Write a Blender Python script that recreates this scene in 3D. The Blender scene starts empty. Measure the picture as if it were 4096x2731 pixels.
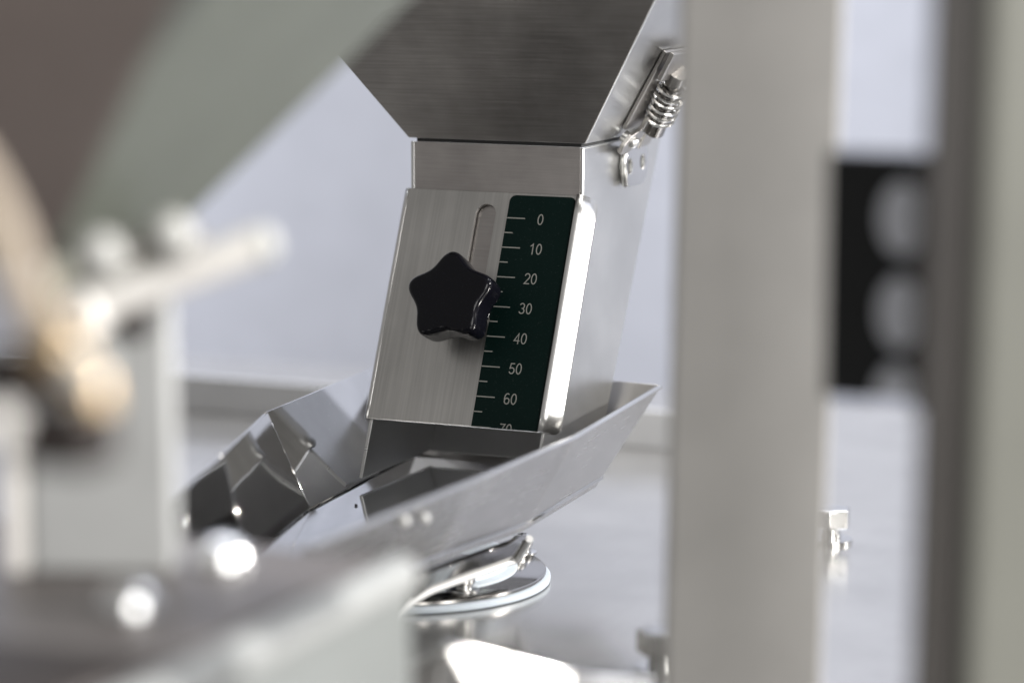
import bpy, bmesh, math, random
from mathutils import Vector, Matrix
random.seed(7)
R = math.radians
MM = 0.001                       # everything below is written in millimetres

# ------------------------------------------------------------------ camera
scn = bpy.context.scene
CAM = Vector((344.35, -850.09, 77.05))
PITCH, YAW = R(8.7), R(23.5)
cd = bpy.data.cameras.new('camera')
cam = bpy.data.objects.new('camera', cd)
scn.collection.objects.link(cam)
cam.location = CAM * MM
cam.rotation_euler = (math.pi / 2 - PITCH, 0, YAW)
cd.lens, cd.sensor_width = 100, 36
cd.clip_start, cd.clip_end = 0.01, 50
cd.dof.use_dof = True
cd.dof.focus_distance = 0.915
cd.dof.aperture_fstop = 4.8
cd.dof.aperture_blades = 0
scn.camera = cam

# ------------------------------------------------------------------ world and lamps
w = bpy.data.worlds.new('World')
scn.world = w
w.use_nodes = True
w.node_tree.nodes['Background'].inputs[0].default_value = (0.50, 0.49, 0.48, 1)
w.node_tree.nodes['Background'].inputs[1].default_value = 0.72

def lamp(name, kind, loc, target, energy, color, **kw):
    d = bpy.data.lights.new(name, kind)
    d.energy, d.color = energy, color
    for k, v in kw.items():
        setattr(d, k, v)
    o = bpy.data.objects.new(name, d)
    scn.collection.objects.link(o)
    o.location = Vector(loc) * MM
    o.rotation_euler = (Vector(target) - Vector(loc)).to_track_quat('-Z', 'Y').to_euler()
    return o
# hard, nearly parallel light coming in from behind on the right
lamp('window_light', 'SPOT', (2200, 745, 700), (0, -80, -60), 430, (1.0, 0.975, 0.94),
     spot_size=R(50), spot_blend=0.3, shadow_soft_size=0.03)
# added soft fill lamp, unseen above, brightening the pale wall behind the machine
lamp('wall_fill', 'AREA', (100, 650, 1500), (100, 1150, 100), 50, (0.90, 0.93, 1.0),
     shape='RECTANGLE', size=2.4, size_y=0.5)

# added broad soft fill, unseen at front right, lighting the foreground faces
lamp('front_fill', 'AREA', (1300, -1150, 420), (60, -250, -40), 25, (1.0, 0.985, 0.96),
     shape='RECTANGLE', size=0.9, size_y=0.9)
scn.view_settings.view_transform = 'Standard'
scn.view_settings.look = 'None'
scn.view_settings.exposure = 0
scn.view_settings.gamma = 1
scn.view_settings.use_curve_mapping = False
scn.render.engine = 'CYCLES'
scn.cycles.use_denoising = True
scn.cycles.max_bounces = 10
scn.cycles.glossy_bounces = 8
scn.cycles.caustics_reflective = False
scn.cycles.sample_clamp_indirect = 8

# ------------------------------------------------------------------ materials
def nodes_of(name):
    m = bpy.data.materials.new(name)
    m.use_nodes = True
    nt = m.node_tree
    return m, nt, nt.nodes['Principled BSDF']

def steel(name, base, rough, brush=None, rot=0, var=0.12, bump=0.0, aniso=0.0, smudge=0.10, metallic=1.0, specks=0.0, streak=0.0):
    """stainless steel; brush = scale per axis (1/m) of the stretched grain"""
    m, nt, p = nodes_of(name)
    N, L = nt.nodes, nt.links
    p.inputs['Metallic'].default_value = metallic
    tc = N.new('ShaderNodeTexCoord')
    cl = N.new('ShaderNodeTexNoise')
    cl.inputs['Scale'].default_value = 38; cl.inputs['Detail'].default_value = 4
    L.new(tc.outputs['Object'], cl.inputs['Vector'])
    # base colour with faint cloudy staining
    cr = N.new('ShaderNodeMapRange')
    cr.inputs[1].default_value, cr.inputs[2].default_value = 0.3, 0.7
    cr.inputs[3].default_value, cr.inputs[4].default_value = 1 - smudge, 1 + smudge * .4
    L.new(cl.outputs['Fac'], cr.inputs[0])
    mx = N.new('ShaderNodeVectorMath'); mx.operation = 'SCALE'
    mx.inputs[0].default_value = base
    L.new(cr.outputs[0], mx.inputs['Scale'])
    last = mx.outputs[0]
    if specks:
        vo = N.new('ShaderNodeTexNoise'); vo.inputs['Scale'].default_value = 900; vo.inputs['Detail'].default_value = 1
        L.new(tc.outputs['Object'], vo.inputs['Vector'])
        sp = N.new('ShaderNodeMapRange')
        sp.inputs[1].default_value, sp.inputs[2].default_value = .70, .74
        sp.inputs[3].default_value, sp.inputs[4].default_value = 0, specks
        L.new(vo.outputs['Fac'], sp.inputs[0])
        mm_ = N.new('ShaderNodeMix'); mm_.data_type = 'RGBA'
        L.new(sp.outputs[0], mm_.inputs[0]); L.new(last, mm_.inputs[6])
        mm_.inputs[7].default_value = (.8, .8, .78, 1)
        last = mm_.outputs[2]
    L.new(last, p.inputs['Base Color'])
    rr = N.new('ShaderNodeMath'); rr.operation = 'MULTIPLY_ADD'
    rr.inputs[1].default_value = var; rr.inputs[2].default_value = rough - var * .5
    if brush:
        mp = N.new('ShaderNodeMapping')
        mp.inputs['Rotation'].default_value = (rot, 0, 0)
        mp.inputs['Scale'].default_value = brush
        L.new(tc.outputs['Object'], mp.inputs['Vector'])
        br = N.new('ShaderNodeTexNoise'); br.inputs['Scale'].default_value = 1; br.inputs['Detail'].default_value = 3
        L.new(mp.outputs[0], br.inputs['Vector'])
        av = N.new('ShaderNodeMath'); av.operation = 'ADD'
        L.new(br.outputs['Fac'], av.inputs[0]); L.new(cl.outputs['Fac'], av.inputs[1])
        hf = N.new('ShaderNodeMath'); hf.operation = 'MULTIPLY'; hf.inputs[1].default_value = .5
        L.new(av.outputs[0], hf.inputs[0]); L.new(hf.outputs[0], rr.inputs[0])
        if streak:
            sr = N.new('ShaderNodeMapRange')
            sr.inputs[1].default_value, sr.inputs[2].default_value = .35, .65
            sr.inputs[3].default_value, sr.inputs[4].default_value = 1 - streak, 1 + streak
            L.new(br.outputs['Fac'], sr.inputs[0])
            sm = N.new('ShaderNodeVectorMath'); sm.operation = 'SCALE'
            L.new(last, sm.inputs[0]); L.new(sr.outputs[0], sm.inputs['Scale'])
            L.new(sm.outputs[0], p.inputs['Base Color'])
        if bump:
            b = N.new('ShaderNodeBump'); b.inputs['Strength'].default_value = bump; b.inputs['Distance'].default_value = .0002
            L.new(br.outputs['Fac'], b.inputs['Height']); L.new(b.outputs[0], p.inputs['Normal'])
    else:
        L.new(cl.outputs['Fac'], rr.inputs[0])
    L.new(rr.outputs[0], p.inputs['Roughness'])
    if aniso:
        p.inputs['Anisotropic'].default_value = aniso
    return m

def paint(name, base, rough=.5, spec=.5, dust=0.0, dust_col=(.5, .5, .48), scale=1600, coat=0.0, trans=0.0, sss=0.0):
    m, nt, p = nodes_of(name)
    N, L = nt.nodes, nt.links
    p.inputs['Roughness'].default_value = rough
    p.inputs['Specular IOR Level'].default_value = spec
    p.inputs['Coat Weight'].default_value = coat
    p.inputs['Transmission Weight'].default_value = trans
    if sss:
        p.inputs['Subsurface Weight'].default_value = sss
        p.inputs['Subsurface Radius'].default_value = (.004, .004, .005)
        p.inputs['Subsurface Scale'].default_value = 1
    tc = N.new('ShaderNodeTexCoord')
    cl = N.new('ShaderNodeTexNoise'); cl.inputs['Scale'].default_value = 45; cl.inputs['Detail'].default_value = 4
    L.new(tc.outputs['Object'], cl.inputs['Vector'])
    sc = N.new('ShaderNodeMapRange')
    sc.inputs[3].default_value, sc.inputs[4].default_value = .85, 1.12
    L.new(cl.outputs['Fac'], sc.inputs[0])
    vm = N.new('ShaderNodeVectorMath'); vm.operation = 'SCALE'; vm.inputs[0].default_value = base
    L.new(sc.outputs[0], vm.inputs['Scale'])
    last = vm.outputs[0]
    if dust:
        vo = N.new('ShaderNodeTexNoise'); vo.inputs['Scale'].default_value = scale; vo.inputs['Detail'].default_value = 2
        L.new(tc.outputs['Object'], vo.inputs['Vector'])
        sp = N.new('ShaderNodeMapRange')
        sp.inputs[1].default_value, sp.inputs[2].default_value = .64, .72
        sp.inputs[3].default_value, sp.inputs[4].default_value = 0, dust
        L.new(vo.outputs['Fac'], sp.inputs[0])
        mm_ = N.new('ShaderNodeMix'); mm_.data_type = 'RGBA'
        L.new(sp.outputs[0], mm_.inputs[0]); L.new(last, mm_.inputs[6])
        mm_.inputs[7].default_value = (*dust_col, 1)
        last = mm_.outputs[2]
    L.new(last, p.inputs['Base Color'])
    return m

M = {}
M['hopper'] = steel('brushed_steel_across', (.33, .315, .30), .36, (45, 700, 1500), 0, .22, .30, smudge=.28, streak=.07)  # darker base stands in for the dark reflection from below
M['strip'] = steel('warm_satin_steel', (.42, .395, .38), .33, (60, 900, 2000), 0, .16, .15, smudge=.25, streak=.05)
M['fold'] = steel('bright_fold_steel', (.62, .615, .60), .30, None, 0, .05)
M['rail'] = steel('rail_steel', (.48, .475, .47), .5, None, 0, .1)
M['chrome'] = steel('chrome', (.8, .8, .8), .26, None, 0, .02)
M['gate'] = steel('brushed_steel_down', (.48, .47, .452), .36, (1500, 22, 22), 0, .14, .22, smudge=.12, streak=.07)
M['chute'] = steel('satin_steel', (.60, .60, .59), .30, (60, 60, 1500), 0, .12, .08)
M['polish'] = steel('polished_steel', (.60, .60, .60), .07, None, 0, .05, 0, 0, .12, specks=.5)
M['tray_out'] = steel('tray_steel', (.375, .368, .36), .26, (40, 40, 1400), R(60), .16, .08, specks=.25, metallic=.9, streak=.05)
M['deck'] = steel('deck_steel', (.54, .528, .508), .20, (900, 30, 30), 0, .16, .05, smudge=.10, specks=.3, metallic=.82)
M['bright'] = steel('bright_steel', (.66, .655, .64), .16, None, 0, .05)
M['dull'] = steel('dull_steel', (.42, .405, .39), .38, None, 0, .1)
M['weld'] = steel('weld_bead', (.62, .60, .57), .32, None, 0, .2, 0, 0, .4)
M['seam'] = paint('gap_shadow_black', (.02, .02, .02), .7)  # black stands in for shade in the joint and the screw slots
M['knob'] = paint('black_bakelite', (.003, .003, .005), .12, .2, .05, (.14, .14, .14), 2200, 0)
M['label'] = paint('dark_green_print', (.002, .010, .0085), .48, .10, .10, (.16, .18, .17), 1900)
M['print'] = paint('grey_print', (.33, .325, .30), .55, .2)
M['lip'] = paint('sunlit_white', (.66, .655, .64), .3, .6)  # white paint stands in for sunlight on the steel lip and weld spots
M['ring'] = steel('ring_steel', (.36, .35, .34), .16, None, 0, .06)
M['darkpolish'] = steel('dark_polished_steel', (.22, .21, .20), .12, None, 0, .05, specks=.3)
M['edge_light'] = paint('painted_edge_light', (.30, .305, .30), .6, .3)
M['railpaint'] = paint('rail_grey', (.72, .72, .725), .6, .3)
M['pad'] = paint('dark_brown', (.045, .036, .033), .6, .3)
M['silicone'] = paint('white_silicone', (.50, .55, .60), .35, .4, sss=.3)
M['boot'] = paint('white_rubber_boot', (.60, .66, .72), .4, .4, sss=.3)
M['backing'] = paint('slate_grey_backing', (.72, .735, .80), .5, .3)
M['black'] = paint('black_plastic', (.006, .007, .008), .45, .3)
M['dark'] = paint('shaded_post_brown', (.075, .068, .063), .45, .4)  # tone of a shaded face, put into the colour of a separate post
M['sage'] = paint('sage_enamel', (.25, .25, .22), .4, .4)
M['greyenamel'] = paint('pale_grey_enamel', (.44, .445, .44), .5, .4)
M['beam'] = paint('beam_enamel', (.19, .20, .195), .4, .4)
M['pillar'] = paint('warm_grey_enamel', (.45, .435, .415), .45, .4)
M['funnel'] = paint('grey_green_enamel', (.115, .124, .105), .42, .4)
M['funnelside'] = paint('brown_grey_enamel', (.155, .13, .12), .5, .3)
M['ivory'] = paint('ivory_plastic', (.93, .90, .86), .75, .15)
M['nutgrey'] = paint('pale_grey_cap', (.50, .50, .48), .7, .2)
M['hose'] = paint('beige_hose', (.36, .30, .235), .55, .4)
M['brass'] = steel('brass', (.62, .47, .30), .3, None, 0, .1)
M['darkrubber'] = paint('dark_rubber', (.03, .024, .022), .6, .3)
M['beamtop'] = paint('brown_grey_plate', (.13, .115, .108), .45, .4)
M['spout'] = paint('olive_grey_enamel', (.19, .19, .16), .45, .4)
M['wall'] = paint('lavender_white_paint', (.66, .68, .76), .8, .2)

# ------------------------------------------------------------------ mesh helpers
col = scn.collection
def mk(name, verts, faces, mat, parent=None, bevel=0, smooth=False, seg=2, solid=0):
    me = bpy.data.meshes.new(name)
    me.from_pydata([tuple(Vector(v) * MM) for v in verts], [], faces)
    bm = bmesh.new(); bm.from_mesh(me)
    bmesh.ops.recalc_face_normals(bm, faces=bm.faces)
    bm.to_mesh(me); bm.free()
    me.materials.append(M[mat])
    o = bpy.data.objects.new(name, me)
    col.objects.link(o)
    if parent:
        o.parent = parent
        if parent.type == 'EMPTY':
            o.matrix_parent_inverse = Matrix.Translation(-parent.location)
    if solid:
        s = o.modifiers.new('thickness', 'SOLIDIFY'); s.thickness = solid * MM; s.offset = -1
    if bevel:
        b = o.modifiers.new('bevel', 'BEVEL'); b.width = bevel * MM; b.segments = seg; b.limit_method = 'ANGLE'; b.angle_limit = R(35)
    if smooth or bevel:
        for f in me.polygons: f.use_smooth = True
        if hasattr(me, 'set_sharp_from_angle'): me.set_sharp_from_angle(angle=R(40))
    return o

def tag(o, label, cat=None, group=None, kind=None):
    if label: o['label'] = label
    if cat: o['category'] = cat
    if group: o['group'] = group
    if kind: o['kind'] = kind
    return o

def thing(name, loc, label, cat, group=None):
    e = bpy.data.objects.new(name, None)
    e.empty_display_size = .01
    e.location = Vector(loc) * MM
    col.objects.link(e)
    return tag(e, label, cat, group)

def prism(pts, off):
    n = len(pts); off = Vector(off)
    a = [Vector(p) for p in pts]; b = [p + off for p in a]
    f = [tuple(range(n)), tuple(range(2 * n - 1, n - 1, -1))]
    f += [(i, (i + 1) % n, n + (i + 1) % n, n + i) for i in range(n)]
    return a + b, f

def sheet(name, pts, t, mat, parent=None, bevel=.35, back=None):
    """flat polygon given thickness t against its normal side (t may be negative)"""
    p = [Vector(q) for q in pts]
    nrm = Vector((0, 0, 0))
    for i in range(len(p)):
        nrm += p[i].cross(p[(i + 1) % len(p)])
    nrm.normalize()
    if back is not None and nrm.dot(p[0] - Vector(back)) * t < 0:   # the thickness lies on the side away from this point
        t = -t
    v, f = prism(p, nrm * t)
    return mk(name, v, f, mat, parent, bevel)

def box(name, x0, x1, y0, y1, z0, z1, mat, parent=None, bevel=.5):
    v, f = prism([(x0, y0, z0), (x1, y0, z0), (x1, y1, z0), (x0, y1, z0)], (0, 0, z1 - z0))
    return mk(name, v, f, mat, parent, bevel)

def frame(o, e3):
    """matrix with the local z along e3"""
    return Matrix.Translation(Vector(o)) @ Vector(e3).to_track_quat('Z', 'Y').to_matrix().to_4x4()

def lathe(name, prof, mtx, mat, parent=None, seg=40, bevel=0):
    v, f = [], []
    n = len(prof)
    for r, z in prof:
        for k in range(seg):
            a = 2 * math.pi * k / seg
            v.append(mtx @ Vector((r * math.cos(a), r * math.sin(a), z)))
    for i in range(n - 1):
        for k in range(seg):
            f.append((i * seg + k, i * seg + (k + 1) % seg, (i + 1) * seg + (k + 1) % seg, (i + 1) * seg + k))
    if prof[0][0] > 0 : f.append(tuple(range(seg - 1, -1, -1)))
    if prof[-1][0] > 0: f.append(tuple((n - 1) * seg + k for k in range(seg)))
    return mk(name, v, f, mat, parent, bevel, True)

def ringlathe(name, prof, mtx, mat, parent=None, seg=64):
    """closed profile turned round the axis"""
    v, f = [], []
    n = len(prof)
    for r, z in prof:
        for k in range(seg):
            a = 2 * math.pi * k / seg
            v.append(mtx @ Vector((r * math.cos(a), r * math.sin(a), z)))
    for i in range(n):
        j = (i + 1) % n
        for k in range(seg):
            f.append((i * seg + k, i * seg + (k + 1) % seg, j * seg + (k + 1) % seg, j * seg + k))
    return mk(name, v, f, mat, parent, 0, True)

def tube(name, path, rad, mat, parent=None, seg=10, cap=True):
    P = [Vector(p) for p in path]
    rr = rad if isinstance(rad, (list, tuple)) else [rad] * len(P)
    v, f = [], []
    up = Vector((0, 0, 1))
    t0 = (P[1] - P[0]).normalized()
    nrm = t0.orthogonal().normalized()
    for i, p in enumerate(P):
        t = (P[min(i + 1, len(P) - 1)] - P[max(i - 1, 0)]).normalized()
        nrm = (nrm - t * nrm.dot(t)).normalized()
        b = t.cross(nrm)
        for k in range(seg):
            a = 2 * math.pi * k / seg
            v.append(p + (nrm * math.cos(a) + b * math.sin(a)) * rr[i])
    for i in range(len(P) - 1):
        for k in range(seg):
            f.append((i * seg + k, i * seg + (k + 1) % seg, (i + 1) * seg + (k + 1) % seg, (i + 1) * seg + k))
    if cap:
        f.append(tuple(range(seg - 1, -1, -1))); f.append(tuple((len(P) - 1) * seg + k for k in range(seg)))
    return mk(name, v, f, mat, parent, 0, True)

def smooth_path(pts, n=8):
    P = [Vector(p) for p in pts]; out = []
    for i in range(len(P) - 1):
        p0, p1, p2, p3 = P[max(i - 1, 0)], P[i], P[i + 1], P[min(i + 2, len(P) - 1)]
        for k in range(n):
            t = k / n
            out.append(.5 * ((2 * p1) + (p2 - p0) * t + (2 * p0 - 5 * p1 + 4 * p2 - p3) * t * t + (3 * p1 - p0 - 3 * p2 + p3) * t ** 3))
    return out + [P[-1]]

def holed(name, outer, holes, mtx, t, mat, parent=None, bevel=.3):
    """flat plate in the local xy plane of mtx with holes cut through, thickness t below z = 0"""
    bm = bmesh.new()
    edges = []
    for loop in [outer] + holes:
        vs = [bm.verts.new((x, y, 0)) for x, y in loop]
        edges += [bm.edges.new((vs[i], vs[(i + 1) % len(vs)])) for i in range(len(vs))]
    bmesh.ops.triangle_fill(bm, use_beauty=True, use_dissolve=False, edges=edges)
    bmesh.ops.dissolve_limit(bm, angle_limit=.01, verts=bm.verts, edges=bm.edges)
    r = bmesh.ops.extrude_face_region(bm, geom=list(bm.faces))
    for e in r['geom']:
        if isinstance(e, bmesh.types.BMVert): e.co.z -= t
    bmesh.ops.recalc_face_normals(bm, faces=bm.faces)
    bmesh.ops.transform(bm, matrix=Matrix.Scale(MM, 4) @ mtx, verts=bm.verts)
    me = bpy.data.meshes.new(name); bm.to_mesh(me); bm.free()
    me.materials.append(M[mat])
    o = bpy.data.objects.new(name, me); col.objects.link(o)
    if parent:
        o.parent = parent
        if parent.type == 'EMPTY': o.matrix_parent_inverse = Matrix.Translation(-parent.location)
    if bevel:
        b = o.modifiers.new('bevel', 'BEVEL'); b.width = bevel * MM; b.segments = 2; b.limit_method = 'ANGLE'; b.angle_limit = R(40)
    return o

def oval(cx, cy, rx, ry, n=32):
    return [(cx + rx * math.cos(2 * math.pi * k / n), cy + ry * math.sin(2 * math.pi * k / n)) for k in range(n)]

def stadium(cx, y0, y1, r, n=12):
    """upright slot from y0 (bottom) to y1 (top)"""
    p = [(cx + r * math.cos(a), y1 - r + r * math.sin(a)) for a in [math.pi * k / n for k in range(n + 1)]]
    p += [(cx + r * math.cos(a), y0 + r + r * math.sin(a)) for a in [math.pi + math.pi * k / n for k in range(n + 1)]]
    return p

def tube_fillet(profile, radius, n=6):
    """round the inner corners of an open 2D polyline"""
    out = [Vector(profile[0])]
    for i in range(1, len(profile) - 1):
        a, b, c = Vector(profile[i - 1]), Vector(profile[i]), Vector(profile[i + 1])
        p, q = b + (a - b).normalized() * radius, b + (c - b).normalized() * radius
        for k in range(n + 1):
            t = k / n
            out.append((1 - t) ** 2 * p + 2 * t * (1 - t) * b + t * t * q)
    return out + [Vector(profile[-1])]

def facing(name, p, q, depth, z0, z1, lean, mat, parent, bevel=1.2):
    """flat-sided shaft; p to q is the plan line of its front"""
    p, q = Vector((p[0], p[1], 0)), Vector((q[0], q[1], 0))
    u = (q - p).normalized(); b = Vector((-u.y, u.x, 0)) * depth
    z, l = Vector((0, 0, z0)), Vector((-lean, 0, 0))
    v, f = prism([p + z + l, q + z + l, q + b + z + l, p + b + z + l], (2 * lean, 0, z1 - z0))
    return mk(name, v, f, mat, parent, bevel)

# ------------------------------------------------------------------ setting
DECK = -137.0
o = box('deck', -700, 600, -520, 330, DECK - 12, DECK, 'deck', None, 1.5); tag(o, 'wide polished stainless steel machine deck', kind='structure')
rl = box('back_rail', -700, 8, 196, 198, DECK + .02, -121.5, 'railpaint', None, .3); tag(rl, 'low grey upstand rail along the rear of the deck', 'rail')
NX = 160
wv, wf = [], []
for k in range(NX + 1):
    x = -2600 + 5200 * k / NX
    y = 1150 + 16 * math.sin(x / 62.0 + 1.2 * math.sin(x / 170)) + 10 * math.sin(x / 143.0)
    wv += [(x, y, -900), (x, y, 1700), (x, y + 40, 1700), (x, y + 40, -900)]
for k in range(NX):
    for j in range(4):
        p0, p1 = 4 * k + j, 4 * k + (j + 1) % 4
        wf.append((p0, p1, p1 + 4, p0 + 4))
o = mk('wall', wv, wf, 'wall', smooth=True); tag(o, 'pale lavender wall hung with soft folds far behind the machine', kind='structure')

# ------------------------------------------------------------------ chute under the hopper
T24 = math.tan(R(24))
def fw(z): return 0 if z > -15 else (z + 15) * T24      # y of the front wall at height z
ch = thing('feed_chute', (-31, 0, -106), 'slanted square stainless chute reaching down into the mirror-bright tray', 'chute')
prof = tube_fillet([(0, 0), (0, -15), (fw(-80), -80)], 2.2)
outer = [(p.x, p.y) for p in prof]
inner = [(p.x + 1.2, p.y) for p in prof]
loop = outer + inner[::-1]
v, f = prism([(-60.4, y, z) for y, z in loop], (59.2, 0, 0))
mk('front_wall', v, f, 'strip', ch, .06)
sidepoly = [(-.2, 0), (72, 0), (13, -106), (-40.6, -106), (-.2, -15.6)]
for nm, x in (('side_wall', 0), ('side_wall', -60.5)):
    v, f = prism([(x, y, z) for y, z in sidepoly], (-1.2, 0, 0))
    mk(nm, v, f, 'chute', ch, .45 if x == 0 else .12)
v, f = prism([(-60.5, 12, -106), (-60.5, 70.8, 0), (-60.5, 69.4, 0), (-60.5, 10.6, -106)], (59.3, 0, 0))
mk('back_wall', v, f, 'chute', ch, .2)
# catch plate riveted on the side, with two slots and a rolled front edge
ROLL = Matrix(((0, 0, 1, 0), (1, 0, 0, 0), (0, 1, 0, 0), (0, 0, 0, 1)))   # local x -> y, y -> z, z -> x
def side_at(x): return Matrix.Translation((x, 0, 0)) @ ROLL
def rrect(x0, x1, y0, y1, r, n=5):
    p = []
    for cx, cy, a0 in ((x1 - r, y1 - r, 0), (x0 + r, y1 - r, 90), (x0 + r, y0 + r, 180), (x1 - r, y0 + r, 270)):
        p += [(cx + r * math.cos(R(a0 + 90 * k / n)), cy + r * math.sin(R(a0 + 90 * k / n))) for k in range(n + 1)]
    return p
cp = holed('catch_plate', rrect(31, 55, -16, -1.5, 6.5), [oval(37.5, -9.2, 2.3, 2.6, 20), oval(49.5, -8.6, 2.1, 2.5, 20)], side_at(1.5), 1.3, 'bright', ch, .4)
tube('rolled_edge', smooth_path([(1.8, 33, -2.5), (2.3, 30.6, -5.5), (2.3, 30.6, -11), (1.8, 33, -15)], 6), 1.1, 'bright', cp)

# ------------------------------------------------------------------ hopper above
KX, MY, HT = .69, .50, 120
hp = thing('feed_hopper', (-31, 20, 1), 'flared brushed steel hopper with dark underside above the scale gate', 'hopper')
def hz(side, end, z):
    x = KX * z if side > 0 else -61.6 - KX * z
    y = -MY * z if end < 0 else 72 + MY * z
    return (x, y, z)
Z0 = 1.1
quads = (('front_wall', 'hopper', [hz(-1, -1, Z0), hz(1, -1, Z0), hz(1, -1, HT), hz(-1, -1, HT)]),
         ('side_wall', 'chute', [hz(1, -1, Z0), hz(1, 1, Z0), hz(1, 1, HT), hz(1, -1, HT)]),
         ('side_wall', 'chute', [hz(-1, 1, Z0), hz(-1, -1, Z0), hz(-1, -1, HT), hz(-1, 1, HT)]),
         ('back_wall', 'chute', [hz(1, 1, Z0), hz(-1, 1, Z0), hz(-1, 1, HT), hz(1, 1, HT)]))
for nm, mt, q in quads:
    sheet(nm, q, -1.2, mt, hp, .4)
# narrow lip that drops inside the chute, painted black as the shade in the joint
lx0, lx1, ly0, ly1 = -60.2, -1.4, 1.3, 69
for nm, q in (('front', [(lx0, ly0), (lx1, ly0), (lx1, ly0 + 1), (lx0, ly0 + 1)]), ('right', [(lx1 - 1, ly0 + 1), (lx1, ly0 + 1), (lx1, ly1), (lx1 - 1, ly1)])):
    v, f = prism([(x, y, -5) for x, y in q], (0, 0, 7))
    mk('inner_lip', v, f, 'seam', hp)

# toggle latch on the right wall of the hopper
A = Vector((KX, 0, 1)).normalized()
Wd = Vector((0, 1, 0))
Nn = Vector((1, 0, -KX)).normalized()
def lt(s, t, h): return A * s + Wd * t + Nn * h
LM = Matrix.Translation((0, 0, 0)) @ Matrix((A, Wd, Nn)).transposed().to_4x4()   # local x up the wall, y back, z out
la = thing('toggle_latch', tuple(lt(3, 28, 1)), 'spring-loaded toggle latch on the bright side of the hopper', 'latch')
ax0, ax1 = lt(13, 34.5, 6.5), lt(28.5, 25.8, 6.5)
d = (ax1 - ax0); e1 = d.normalized().orthogonal().normalized(); e2 = d.normalized().cross(e1)
turns, npt = 6.2, 150
hel = [ax0 + d * (k / npt) + (e1 * math.cos(2 * math.pi * turns * k / npt) + e2 * math.sin(2 * math.pi * turns * k / npt)) * 4.9 for k in range(npt + 1)]
tube('spring', hel, .66, 'bright', la, 8)
tube('draw_rod', [ax0 - d * .3, ax1 + d * .3], 3.6, 'darkpolish', la, 16)
def on_wall(h): return Matrix.Translation(LM @ Vector((0, 0, h))) @ LM.to_3x3().to_4x4()
holed('lever_arm', [(-1.5, 24), (-1.5, 31), (1.5, 33.6), (6, 34.4), (9, 34.4), (9.4, 40), (17, 37), (13, 28.5), (8.6, 30), (6, 23.6), (2, 22)], [], on_wall(5.2), 1.6, 'dull', la, .3)
lathe('rivet', [(0, 1.9), (1.3, 1.7), (2.0, 1.0), (2.1, 0), (2.1, -4)], frame(lt(3.2, 28.2, 5.2), Nn), 'chute', la, 24)
holed('second_arm', [(-2, 44), (0, 52), (10, 46), (16, 41), (12, 37), (6, 41)], [], on_wall(4.0), 1.4, 'dull', la, .3)
holed('hook', [(-4, 40), (-6, 50), (-3, 57), (2, 55), (4, 48), (3, 42)], [], on_wall(2.6), 1.8, 'chute', la, .4)
holed('top_bracket', [(29, 14), (40, 10), (40, 36), (29, 40)], [], on_wall(5.4), 1.6, 'dull', la, .4)
holed('base_plate', [(6, 24), (38, 14), (38, 38), (6, 44)], [], on_wall(1.6), 1.4, 'dull', la, .4)

# ------------------------------------------------------------------ sliding gate with printed scale
PH = R(24)
G = Matrix(((1, 0, 0, 0), (0, math.sin(PH), -math.cos(PH), -2.0), (0, math.cos(PH), math.sin(PH), -15.3), (0, 0, 0, 1)))
GV = 79.0
ga = thing('gate_plate', (-31, -34, -88), 'brushed steel sliding gate plate with slot and dark green millimetre scale', 'gate')
holed('plate', [(-61.6, 0), (-1.2, 0), (-1.2, -GV), (-61.6, -GV)], [stadium(-32.4, -50, -4.4, 3.5)], G, 1.2, 'gate', ga, .2)
def fold(sgn, x0, rad, depth, rc):
    end = R(60)
    prof = [(x0 + sgn * rad * math.sin(a), -rad + rad * math.cos(a), 0) for a in [end * k / 8 for k in range(9)]]
    xe, he, L = prof[-1][0], prof[-1][1], depth
    for k in range(1, 13):
        t = L * k / 12
        q = max(0, t - (L - rc))
        prof.append((xe + sgn * t * math.cos(end), he - t * math.sin(end), rc - math.sqrt(max(0, rc * rc - q * q))))
    v, f = [], []
    NV = 12
    for x, h, ins in prof:
        for j in range(NV + 1):
            y = -ins - (GV - 2 * ins) * j / NV
            v.append(G @ Vector((x, y, h)))
    for i in range(len(prof) - 1):
        for j in range(NV):
            a = i * (NV + 1) + j
            f.append((a, a + 1, a + NV + 2, a + NV + 1) if sgn > 0 else (a, a + NV + 1, a + NV + 2, a + 1))
    o = mk('side_fold', v, f, 'fold', ga, 0, True, solid=0)
    me = o.data
    s = o.modifiers.new('thickness', 'SOLIDIFY'); s.thickness = 1.1 * MM; s.offset = -1
    return o
fold(1, -1.2, 2.0, 5.6, 3.6)
fold(-1, -61.6, 1.8, 2.4, 2.0)
# printed scale: a thin film on the plate with raised ink
lab = rrect(-24.7, -1.3, -GV - 4, -.9, 2.2)
lab = [p for p in lab if p[1] > -40] + []
lab = [(-1.3, -GV + .02)] + [p for p in rrect(-24.7, -1.3, -GV - 4, -.9, 2.2) if p[1] > -40] + [(-24.7, -GV + .02)]
sc_ = holed('scale_label', lab, [], G @ Matrix.Translation((0, 0, .14)), .12, 'label', ga, 0)
def flat(name, x0, x1, y0, y1, h, mat, parent):
    v, f = prism([G @ Vector(q) for q in ((x0, y0, h), (x1, y0, h), (x1, y1, h), (x0, y1, h))], G.to_3x3() @ Vector((0, 0, -.05)))
    return mk(name, v, f, mat, parent)
for k in range(15):
    y = -8.77 - 5.013 * k
    x1 = -18.2 if k % 2 == 0 else -21.7
    flat('tick_mark', -24.6, x1, max(y - .17, -GV + .03), y + .17, .20, 'print', sc_)
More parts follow.
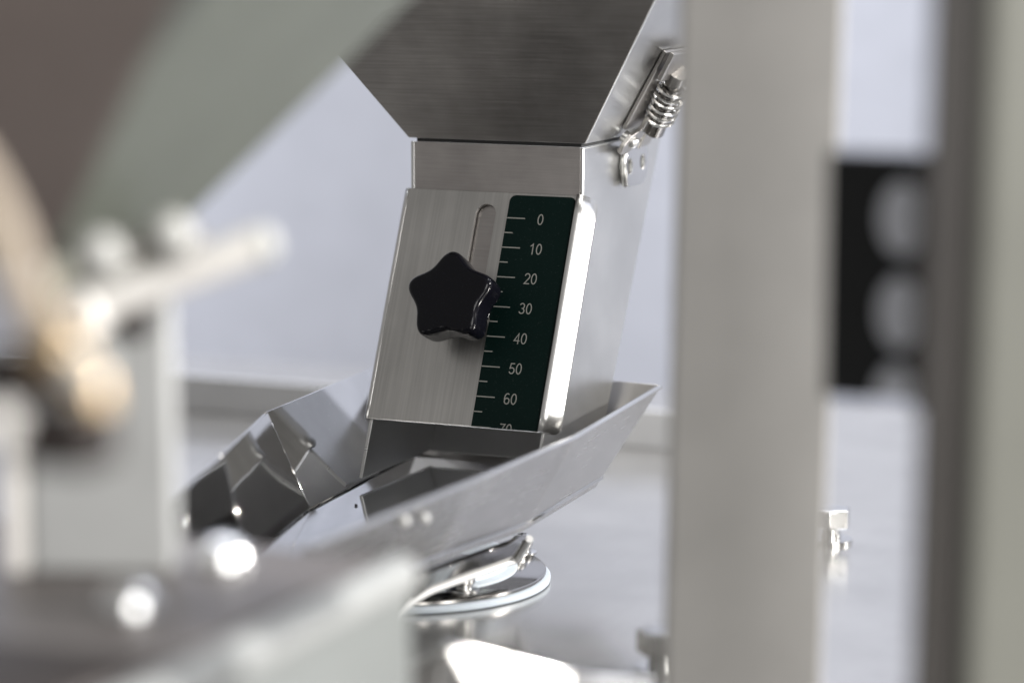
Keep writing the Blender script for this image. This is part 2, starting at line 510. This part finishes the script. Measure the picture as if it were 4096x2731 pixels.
def arc(cx, cy, rx, ry, a0, a1, n=14):
    return [(cx + rx * math.cos(R(a0 + (a1 - a0) * k / n)), cy + ry * math.sin(R(a0 + (a1 - a0) * k / n))) for k in range(n + 1)]
# grotesque figures drawn as strokes in a box 0.56 wide and 1 high
FIG = {'0': [arc(.28, .5, .22, .445, 0, 360, 30)],
       '1': [[(.10, .74), (.22, .82), (.33, .95), (.33, .0)]],
       '2': [arc(.28, .70, .215, .245, 170, -35, 16) + [(.06, .05), (.53, .05)]],
       '3': [arc(.26, .72, .20, .225, 160, -80, 14) + arc(.26, .275, .225, .225, 85, -165, 16)],
       '4': [[(.40, .0), (.40, .93), (.03, .29), (.54, .29)]],
       '5': [[(.49, .93), (.15, .93), (.09, .50)] + arc(.27, .31, .225, .255, 130, -160, 18)],
       '6': [arc(.29, .62, .225, .325, 50, 175, 10) + [(.06, .36)], arc(.285, .30, .215, .25, 0, 360, 26)],
       '7': [[(.05, .93), (.51, .93), (.36, .66), (.25, .34), (.21, .0)]]}
def ribbon(bm, pts, wd, z):
    closed = (Vector(pts[0]) - Vector(pts[-1])).length < 1e-4
    if closed: pts = pts[:-1]
    P = [Vector(q) for q in pts]; n = len(P); rows = []
    for i in range(n):
        pa = P[(i - 1) % n] if (closed or i > 0) else None
        pb = P[(i + 1) % n] if (closed or i < n - 1) else None
        d1 = (P[i] - pa).normalized() if pa is not None else (pb - P[i]).normalized()
        d2 = (pb - P[i]).normalized() if pb is not None else d1
        m = Vector((-(d1 + d2).y, (d1 + d2).x)); m.normalize()
        c = max(.45, m.dot(Vector((-d1.y, d1.x))))
        o_ = m * (wd / 2 / c)
        rows.append((bm.verts.new((*(P[i] + o_), z)), bm.verts.new((*(P[i] - o_), z))))
    for i in range(n if closed else n - 1):
        a_, b_ = rows[i], rows[(i + 1) % n]
        bm.faces.new((a_[0], a_[1], b_[1], b_[0]))
def number(txt, x, y, size):
    bm = bmesh.new()
    w0 = len(txt) * .56 + (len(txt) - 1) * .07
    for i, ch_ in enumerate(txt):
        for st in FIG[ch_]:
            ribbon(bm, [(x + (q[0] + i * .63 - w0 / 2) * size, y + (q[1] - .5) * size) for q in st], .088 * size, .17)
    cut = -GV + .03
    if min(v_.co.y for v_ in bm.verts) < cut:
        bmesh.ops.bisect_plane(bm, geom=list(bm.verts) + list(bm.edges) + list(bm.faces), plane_co=(0, cut, 0), plane_no=(0, -1, 0), clear_outer=True)
    r_ = bmesh.ops.extrude_face_region(bm, geom=list(bm.faces))
    for e_ in r_['geom']:
        if isinstance(e_, bmesh.types.BMVert): e_.co.z += .04
    bmesh.ops.recalc_face_normals(bm, faces=bm.faces)
    bmesh.ops.transform(bm, matrix=Matrix.Scale(MM, 4) @ G, verts=bm.verts)
    me = bpy.data.meshes.new('scale_number'); bm.to_mesh(me); bm.free()
    me.materials.append(M['print'])
    o = bpy.data.objects.new('scale_number', me); col.objects.link(o); o.parent = sc_
    return o
for k in range(8):
    number(str(10 * k), -12.7, -8.9 - 10.026 * k, 3.75)

# ------------------------------------------------------------------ star knob
kb = thing('star_knob', tuple(G @ Vector((-32.2, -41.1, 0))), 'glossy black five-lobed clamping knob on the steel gate', 'knob')
KM = G @ Matrix.Translation((-32.2, -41.1, 0)) @ Matrix.Rotation(R(5), 4, 'Z')
SEG = 150
def star(a, s):
    c = math.cos(5 * (a - math.pi / 2))
    return (13.15 + 1.75 * c + .18 * math.cos(10 * (a - math.pi / 2))) * s
layers = [(.70, 7.2), (.90, 7.4), (.965, 8.2), (.985, 9.6), (1.0, 13), (1.0, 16.4), (.985, 17.5), (.955, 18.3), (.91, 18.8), (.86, 19.0), (.6, 19.15), (.3, 19.2)]
v, f = [], []
for s, h in layers:
    for k in range(SEG):
        a = 2 * math.pi * k / SEG
        r = star(a, s) if s > .87 else star(a, 1) * s
        v.append(KM @ Vector((r * math.cos(a), r * math.sin(a), h)))
for i in range(len(layers) - 1):
    for k in range(SEG):
        f.append((i * SEG + k, i * SEG + (k + 1) % SEG, (i + 1) * SEG + (k + 1) % SEG, (i + 1) * SEG + k))
v.append(KM @ Vector((0, 0, 19.2))); c = len(v) - 1
f += [((len(layers) - 1) * SEG + k, (len(layers) - 1) * SEG + (k + 1) % SEG, c) for k in range(SEG)]
f.append(tuple(range(SEG - 1, -1, -1)))
o = mk('grip', v, f, 'knob', kb)
for pl_ in o.data.polygons: pl_.use_smooth = True
lathe('collar', [(6.6, .9), (6.2, 7.3)], KM, 'knob', kb, 40)
lathe('washer', [(7.6, .15), (7.6, .9)], KM, 'bright', kb, 40, .2)
lathe('stud', [(2.9, -9), (2.9, 1)], KM, 'bright', kb, 24)

# ------------------------------------------------------------------ vibrating tray
def tf(x, y, z): return (.9835 * x + 5.68, .9835 * y - 14.03, .9835 * z + 1.27)
def tr(x, y, z): return (1.012 * x - 4.13, 1.012 * y + 10.2, 1.012 * z + .92)
ZR, ZF = -82.5, -112
ty = thing('vibrating_tray', tr(-31, -70, ZF), 'mirror-polished steel feeder tray with flared walls and a welded side seam', 'tray')
FR = [(-87, 34, -80.2), tf(-83.7, -64, ZR), tf(-61.6, -132, ZR), tf(-46.3, -183, ZR), tf(-36, -215, ZR)]
FF = [(-69.5, 17, -109.0), tf(-67.6, -66, ZF), tf(-51, -137, ZF), tf(-39, -187, ZF), tf(-32, -215, ZF)]
NR = [tr(18.2, 24, ZR), tr(26.9, -73, ZR), tr(25.4, -143, ZR), tr(22.2, -235, ZR)]
NF = [tr(6.9, -5.7, ZF), tr(11.3, -76, ZF), tr(4.6, -126, ZF), tr(-3, -235, ZF)]
def up_wall(i, z):          # point on the near wall at height z
    a_, b_ = Vector(NF[i]), Vector(NR[i])
    return tuple(a_.lerp(b_, (z - a_.z) / (b_.z - a_.z)))
NI = [up_wall(i, FF[1][2]) for i in range(4)]
sheet('floor', [(x, y, FF[1][2]) for x, y, z in FF] + NI[::-1], -1.2, 'polish', ty, .1)
for i in range(4):
    sheet('far_wall', [FF[i], FF[i + 1], FR[i + 1], FR[i]], -1.3, 'polish', ty, .25)
for i in range(3):
    sheet('near_wall', [NF[i + 1], NF[i], NR[i], NR[i + 1]], -1.3, 'tray_out', ty, .3)
sheet('rear_wall', [NF[0], FF[0], FR[0], NR[0]], -1.3, 'dull', ty, .25)
# lumpy weld bead down the seam of the far wall, and beads along the floor joint
def bead(name, a, b, r, n=26, mat='weld', off=(0, 0, 0)):
    a, b = Vector(a) + Vector(off), Vector(b) + Vector(off)
    pts, rad = [], []
    for k in range(n + 1):
        p = a.lerp(b, k / n)
        pts.append(p + Vector((random.uniform(-.18, .18), random.uniform(-.18, .18), random.uniform(-.1, .1))))
        rad.append(r * random.uniform(.65, 1.25))
    return tube(name, pts, rad, mat, ty, 8)
tube('rim_bead', NR, .75, 'bright', ty, 10)
bead('weld_bead', FR[1], FF[1], .95, off=(.35, 0, .1))
bead('weld_bead', FR[2], FF[2], .42, off=(.35, 0, .1))
bead('weld_bead', FF[1], FF[2], .30, 30, off=(.1, 0, .15))
bead('weld_bead', FF[0], FF[1], .30, 30, off=(.1, 0, .15))
nn = (Vector(NR[1]) - Vector(NF[1])).cross(Vector(NF[2]) - Vector(NF[1])).normalized()
if nn.x < 0: nn = -nn
for (x, y, z) in ((18.5, -158, -90.3), (19.5, -172, -88.6)):
    P = Vector((x, y, z))
    # push the glint spot onto the outer face of the near wall
    base = Vector(NR[2]); n2 = (Vector(NR[2]) - Vector(NF[2])).cross(Vector(NF[3]) - Vector(NF[2])).normalized()
    if n2.x < 0: n2 = -n2
    P = P - n2 * (P - base).dot(n2) + n2 * 1.2
    lathe('weld_glint', [(0, 1.9), (1.0, 1.7), (1.6, 1.0), (1.7, 0)], frame(P, n2), 'lip', ty, 20)  # white spot painted in for a sun glint on the wall

cr = Vector(FF[1]).lerp(Vector(NI[1]), .16) + Vector((0, 9, .25))
crumb = tube('crumb', [cr, cr + Vector((.4, .2, .1)), cr + Vector((.9, .1, 0))], [.25, .42, .25], 'darkrubber', None, 7)
tag(crumb, 'tiny dark crumb lying on the tray floor near the weld seam', 'crumb')
# flared bracket that carries the tray
br = thing('tray_bracket', (-30, -80, -128), 'folded steel bracket with a bright lower edge carrying the tray', 'bracket')
lipB = [(-4, -50, -125), (-8, -75, -125), (-11.4, -99, -125), (-12, -112, -126.5), (-10.5, -124, -128.5)]
lipA = [(5.5, -61, -114.6), (2, -82, -114.6), (-1.2, -105, -114.6), (-3, -118, -114.6), (-4, -130, -114.6)]
for i in range(4):
    sheet('side_plate', [lipB[i], lipB[i + 1], lipA[i + 1], lipA[i]], -1.6, 'darkpolish', br, .1)  # dark base stands in for the tray underside mirrored here
lipC = [(x + 1.9, y - .3, z - .5) for x, y, z in [(5.0, -60.2, -115.4), (.5, -54.8, -120.4), (-3.2, -51.2, -124.4), (-4.6, -54, -125)] + lipB[1:]]
tube('folded_lip', smooth_path(lipC, 6), 1.25, 'lip', br, 12)
v, f = prism([(-4, -52, -126.4), (-11.4, -99, -126.4), (-55, -99, -126.4), (-55, -52, -126.4)], (0, 0, 1.6))
mk('base_plate', v, f, 'bright', br, .3)

# round flange on the deck with gasket, boot and screws
FC = Vector((-43, -45, DECK))
FM = Matrix.Translation(FC)
fl = thing('mounting_flange', tuple(FC), 'round steel flange on a milky gasket, screwed to the deck under the tray', 'flange')
ringlathe('gasket', [(20, .004), (46.0, .004), (46.6, .5), (46.6, 1.8), (46.0, 2.3), (20, 2.3)], FM, 'silicone', fl, 96)
ringlathe('steel_ring', [(20, 2.35), (44.6, 2.35), (45.2, 2.8), (45.2, 3.6), (44.6, 4.1), (20, 4.1)], FM, 'ring', fl, 96)
lathe('rubber_boot', [(36, 4.1), (36, 4.7), (34.6, 5.2), (33.4, 5.5), (33, 6.4), (33, 8.8), (31, 9.3)], FM, 'boot', fl, 72)
for sx, sy in ((-12.5, -67), (-16.5, -12), (-76, -22), (-72, -72)):
    P = Vector((sx, sy, DECK + 4.1))
    s = lathe('screw', [(2.9, 1.2), (2.95, 2.2), (2.5, 2.5), (3.55, 2.7), (3.75, 3.6), (3.5, 5.1), (2.7, 6.1), (1.4, 6.6), (0, 6.75)], Matrix.Translation(P), 'bright', fl, 32)
    s2 = lathe('washer', [(4.9, 0), (5.0, .4), (4.9, .9), (4.0, 1.2)], Matrix.Translation(P), 'bright', s, 32)
    for a in (0, 90):
        q = Matrix.Translation(P + Vector((0, 0, 6.35))) @ Matrix.Rotation(R(a + 25), 4, 'Z')
        vv, ff = prism([q @ Vector(t) for t in ((-1.5, -.3, 0), (1.5, -.3, 0), (1.5, .3, 0), (-1.5, .3, 0))], (0, 0, .45))
        mk('cross_slot', vv, ff, 'seam', s)

# ------------------------------------------------------------------ hexagon bolts on the deck
def hexbolt(x, y, rot, label, nuts=2):
    t = thing('hex_bolt', (x, y, DECK), label, 'bolt')
    B = Matrix.Translation((x, y, DECK))
    lathe('washer', [(7.5, .004), (7.5, 1.4), (3, 1.4)], B, 'bright', t, 32)
    lathe('shank', [(3.6, 1.4), (3.6, 3.2), (3.2, 3.5), (3.6, 3.9), (3.2, 4.3), (3.6, 4.7), (3.2, 5.1), (3.6, 5.5)], B, 'bright', t, 24)
    pts = [B @ Matrix.Rotation(R(rot + 60 * k), 4, 'Z') @ Vector((7.2, 0, 5.5)) for k in range(6)]
    v, f = prism(pts, (0, 0, 6.5))
    mk('head', v, f, 'bright', t, .6)
    return t
hexbolt(71, -116, 12, 'short steel hex bolt standing on the deck beside the glare reflector')
hexbolt(66, 62, 40, 'steel hex bolt on the open deck beyond the grey pillar')

# folded guard added in front of the flange so its slanted face throws the light at the lens
gd = thing('glare_reflector', (62, -215, DECK), 'folded steel guard added for its white glaring face in front of the flange', 'reflector')
FRONT = (300, -800, 60)
g0, g1, g2, g3, g4 = (55.5, -229.3, -105), (58.2, -223.5, -105.3), (76.6, -192.4, -118), (75.9, -200.9, -126.6), (57.2, -236.9, -119.1)
g5, g6, g7, g8 = (35.8, -227.3, -118.5), (36.9, -229.6, -124.5), (91.7, -177.1, -121.7), (95.6, -187.2, -127.9)
sheet('slanted_face', [g0, g1, g2, g3, g4], 1.5, 'gate', gd, .4, FRONT)
sheet('left_face', [g0, g5, g6, g4], 1.5, 'dull', gd, .3, FRONT)
sheet('right_face', [g2, g7, g8, g3], 1.5, 'dull', gd, .3, FRONT)
tube('edge_bead', smooth_path([g5, g0, g1, g2, g7], 6), .8, 'bright', gd, 10)
for x, y, z in ((70, -205, -118), (48, -226, -116)):
    lathe('leg', [(3, DECK), (3, z)], Matrix.Translation((x, y, 0)), 'dull', gd, 20)

# ------------------------------------------------------------------ foreground, left: box beam, upright, lever, fittings, funnel
bb = thing('box_beam', (30, -380, DECK), 'pale grey enamelled box beam with bolted top in the blurred foreground', 'beam')
box('body', -60, 78.5, -560, -291, DECK, -67, 'beam', bb, 4.5)
box('top_plate', -58, 72, -556, -297, -66.99, -65.6, 'beamtop', bb, .4)
tube('edge_highlight', [(75.2, -293, -70), (78.2, -556, -70)], 4.6, 'edge_light', bb, 20)  # paler tube laid along the edge as a painted highlight
box('dark_sheet', -40, 70, -552, -392, -65.5, -64.8, 'pad', bb, .3)  # thin dark brown sheet over the near part of the top plate
def dome(x, y, label):
    t = thing('dome_bolt', (x, y, -65.6), label, 'bolt', 'dome bolts on the beam')
    B = Matrix.Translation((x, y, -65.6))
    lathe('washer', [(7, 0), (7, 1.2), (3, 1.2)], B, 'bright', t, 28)
    lathe('head', [(6.3, 1.2), (6.2, 2.0), (5.7, 3.6), (5.1, 4.7), (3.8, 5.7), (2.0, 6.3), (0, 6.5)], B, 'chrome', t, 36)
dome(44, -318, 'shiny dome-headed bolt on the box beam between upright bar and tray')
dome(47, -362, 'shiny dome-headed bolt on the box beam before the foot of the upright bar')

up = thing('upright_bar', (25, -336, -65), 'flat pale grey upright bar standing on the box beam', 'post')
facing('bar', (9.8, -341.8), (38.6, -329.2), 9, -65.5, -4, 0, 'greyenamel', up, 1.5)
facing('edge_strip', (5.2, -344), (9.5, -342.1), 7, -65.5, -18, 0, 'ivory', up, 1.0)
lv = thing('lever_handle', (33, -348, -4), 'ivory rod-shaped lever handle on top of the upright bar', 'lever')
tube('rod', smooth_path([(30, -349, -6.5), (34, -347.5, -4.2), (48, -341, 1.6), (61, -334.5, 7.0), (63, -333.5, 7.7)], 5), 4.1, 'ivory', lv, 18)
lathe('ball_end', [(0, 3.9), (2.0, 3.4), (3.5, 2.0), (4.15, .4), (4.1, -1)], frame((63, -333.5, 7.7), (.85, .42, .33)), 'nutgrey', lv, 24)
lathe('pivot', [(5, -7), (5.4, -5), (5.4, 6), (4.6, 7)], frame((30, -347, -6.0), (0, -1, 0)), 'ivory', lv, 28)
for i, (x, y, z, lb) in enumerate(((47.8, -372, 9.4, 'pale round cap nut near the funnel tip'), (50.6, -349, 11.0, 'pale round cap nut above the lever handle'))):
    t = thing('cap_nut', (x, y, z), lb, 'nut')
    lathe('dome', [(0, 4.6), (2.2, 4.0), (3.8, 2.4), (4.3, .4), (4.3, -2.6)], frame((x, y, z), (.4, -.85, .35)), 'nutgrey', t, 28)
    lathe('flange', [(5.6, -3.6), (5.6, -2.6)], frame((x, y, z), (.4, -.85, .35)), 'dull', t, 28, .3)
ck = thing('clamp_block', (24, -340, -4), 'dark clamp block joining the upright bar to the cap nuts', 'clamp')
box('block', 14, 44, -338, -322, -3.9, 8, 'dull', ck, 1.5)
lathe('screw', [(3.2, 0), (3.2, 2.5), (2.4, 3.2)], frame((37.5, -341, -9.5), (0, -1, 0)), 'darkrubber', ck, 24)

ho = thing('beige_hose', (80, -446, 10), 'curved beige hose running down into brass fittings', 'hose')
tube('hose', smooth_path([(52, -448, 52), (60, -447, 43), (68, -446, 33.5), (74, -446, 24), (78.5, -446, 13.5), (84, -446, 4.3), (89, -445, 0)], 8), 4.0, 'hose', ho, 20)
lathe('brass_collar', [(4.6, -4), (5.2, -3), (5.2, 3), (4.6, 4)], frame((85, -445.7, 3.2), (.7, .1, -.6)), 'brass', ho, 28)
fi = thing('brass_fitting', (90, -444, -4), 'brass elbow fitting with pale plug at the end of the hose', 'fitting')
tube('elbow', smooth_path([(86, -445, 1.5), (89.5, -444, -1), (91, -443.5, -7)], 6), 3.4, 'brass', fi, 20)
lathe('plug', [(0, 3.6), (2, 3.2), (3.2, 1.8), (3.4, 0), (3.4, -3)], frame((91.0, -447, .6), (.3, -.9, .1)), 'nutgrey', fi, 28)
box('dark_body', 74, 90, -445, -434, -18, -8.5, 'darkrubber', fi, 1.5)
box('dark_cheek', 66, 80, -444, -432, -7.5, 1, 'darkrubber', fi, 1.5)
lathe('pale_cap', [(0, 3.4), (2.2, 2.9), (3.4, 1.4), (3.6, -1.5)], frame((77.2, -452, -9.0), (.3, -.95, .1)), 'ivory', fi, 28)
fu = thing('foreground_funnel', (75, -430, 16), 'large grey-green sheet metal funnel looming blurred in the foreground', 'funnel')
a, b_, c_, d_ = (69, -246, 67), (80.9, -393.1, 64.8), (27.3, -358, 5.2), (21, -297, 4.5)
sheet('front_wall', [a, b_, c_, d_], 2.0, 'funnel', fu, .8, FRONT)
sheet('side_wall', [b_, (39.6, -432.5, 68.3), (2, -385, 5), c_], 2.0, 'funnelside', fu, .8, FRONT)
sheet('spout', [c_, (27.5, -360, -8), (21, -300, -15.5), d_], 2.0, 'spout', fu, .8, FRONT)

# ------------------------------------------------------------------ foreground, right: pillar, black bracket, dark post, sage column
pi = thing('grey_pillar', (127, -210, DECK), 'broad warm-grey pillar standing between the chute and the black bracket', 'pillar')
facing('shaft', (112.3, -218), (147.2, -202.8), 14, DECK, 150, 2.6, 'pillar', pi, .8)
box('foot', 106, 146, -222, -196, DECK + .01, DECK + 5, 'pillar', pi, 1)
bk = thing('black_bracket', (180, -272, -26), 'black plastic bracket with a row of oval holes beside the dark post', 'bracket')
BM = Matrix(((1, 0, 0, 0), (0, 0, -1, -275), (0, 1, 0, 0), (0, 0, 0, 1)))
notch = [(187.4, -26.5)] + [(182.4 + 5.0 * math.cos(a), -26.5 + 8.0 * math.sin(a)) for a in [math.pi * k / 14 for k in range(1, 14)]] + [(177.4, -26.5)]
holed('plate', [(166.8, 26), (195, 26), (195, -26.5)] + notch + [(166.8, -26.5)], [oval(183.2, 12.4, 5.0, 7.8), oval(182.9, -7.6, 5.0, 7.8)], BM, 3.5, 'black', bk, .5)
for cz in (12.4, -7.6):
    holed('round_insert', oval(183.0, cz, 4.9, 7.7), [], BM, 3.0, 'backing', bk, .5)
holed('round_insert', [(187.2, -26.3)] + [(182.4 + 4.8 * math.cos(a_), -26.3 + 7.7 * math.sin(a_)) for a_ in [math.pi * k / 14 for k in range(1, 14)]] + [(177.6, -26.3)], [], BM, 3.0, 'backing', bk, .5)
dp = thing('dark_post', (208, -322, DECK), 'narrow dark post holding the black bracket', 'post')
facing('shaft', (203.0, -324), (213.2, -319.5), 12, DECK, 150, 1.5, 'dark', dp)
box('arm', 193, 204, -300, -270, -24, 24, 'dark', dp, 1)
sg = thing('sage_column', (226, -325, DECK), 'sage green enamelled column standing against the dark post', 'column')
facing('shaft', (213.2, -327), (245, -313.2), 14, DECK, 150, 1.5, 'sage', sg, 2)
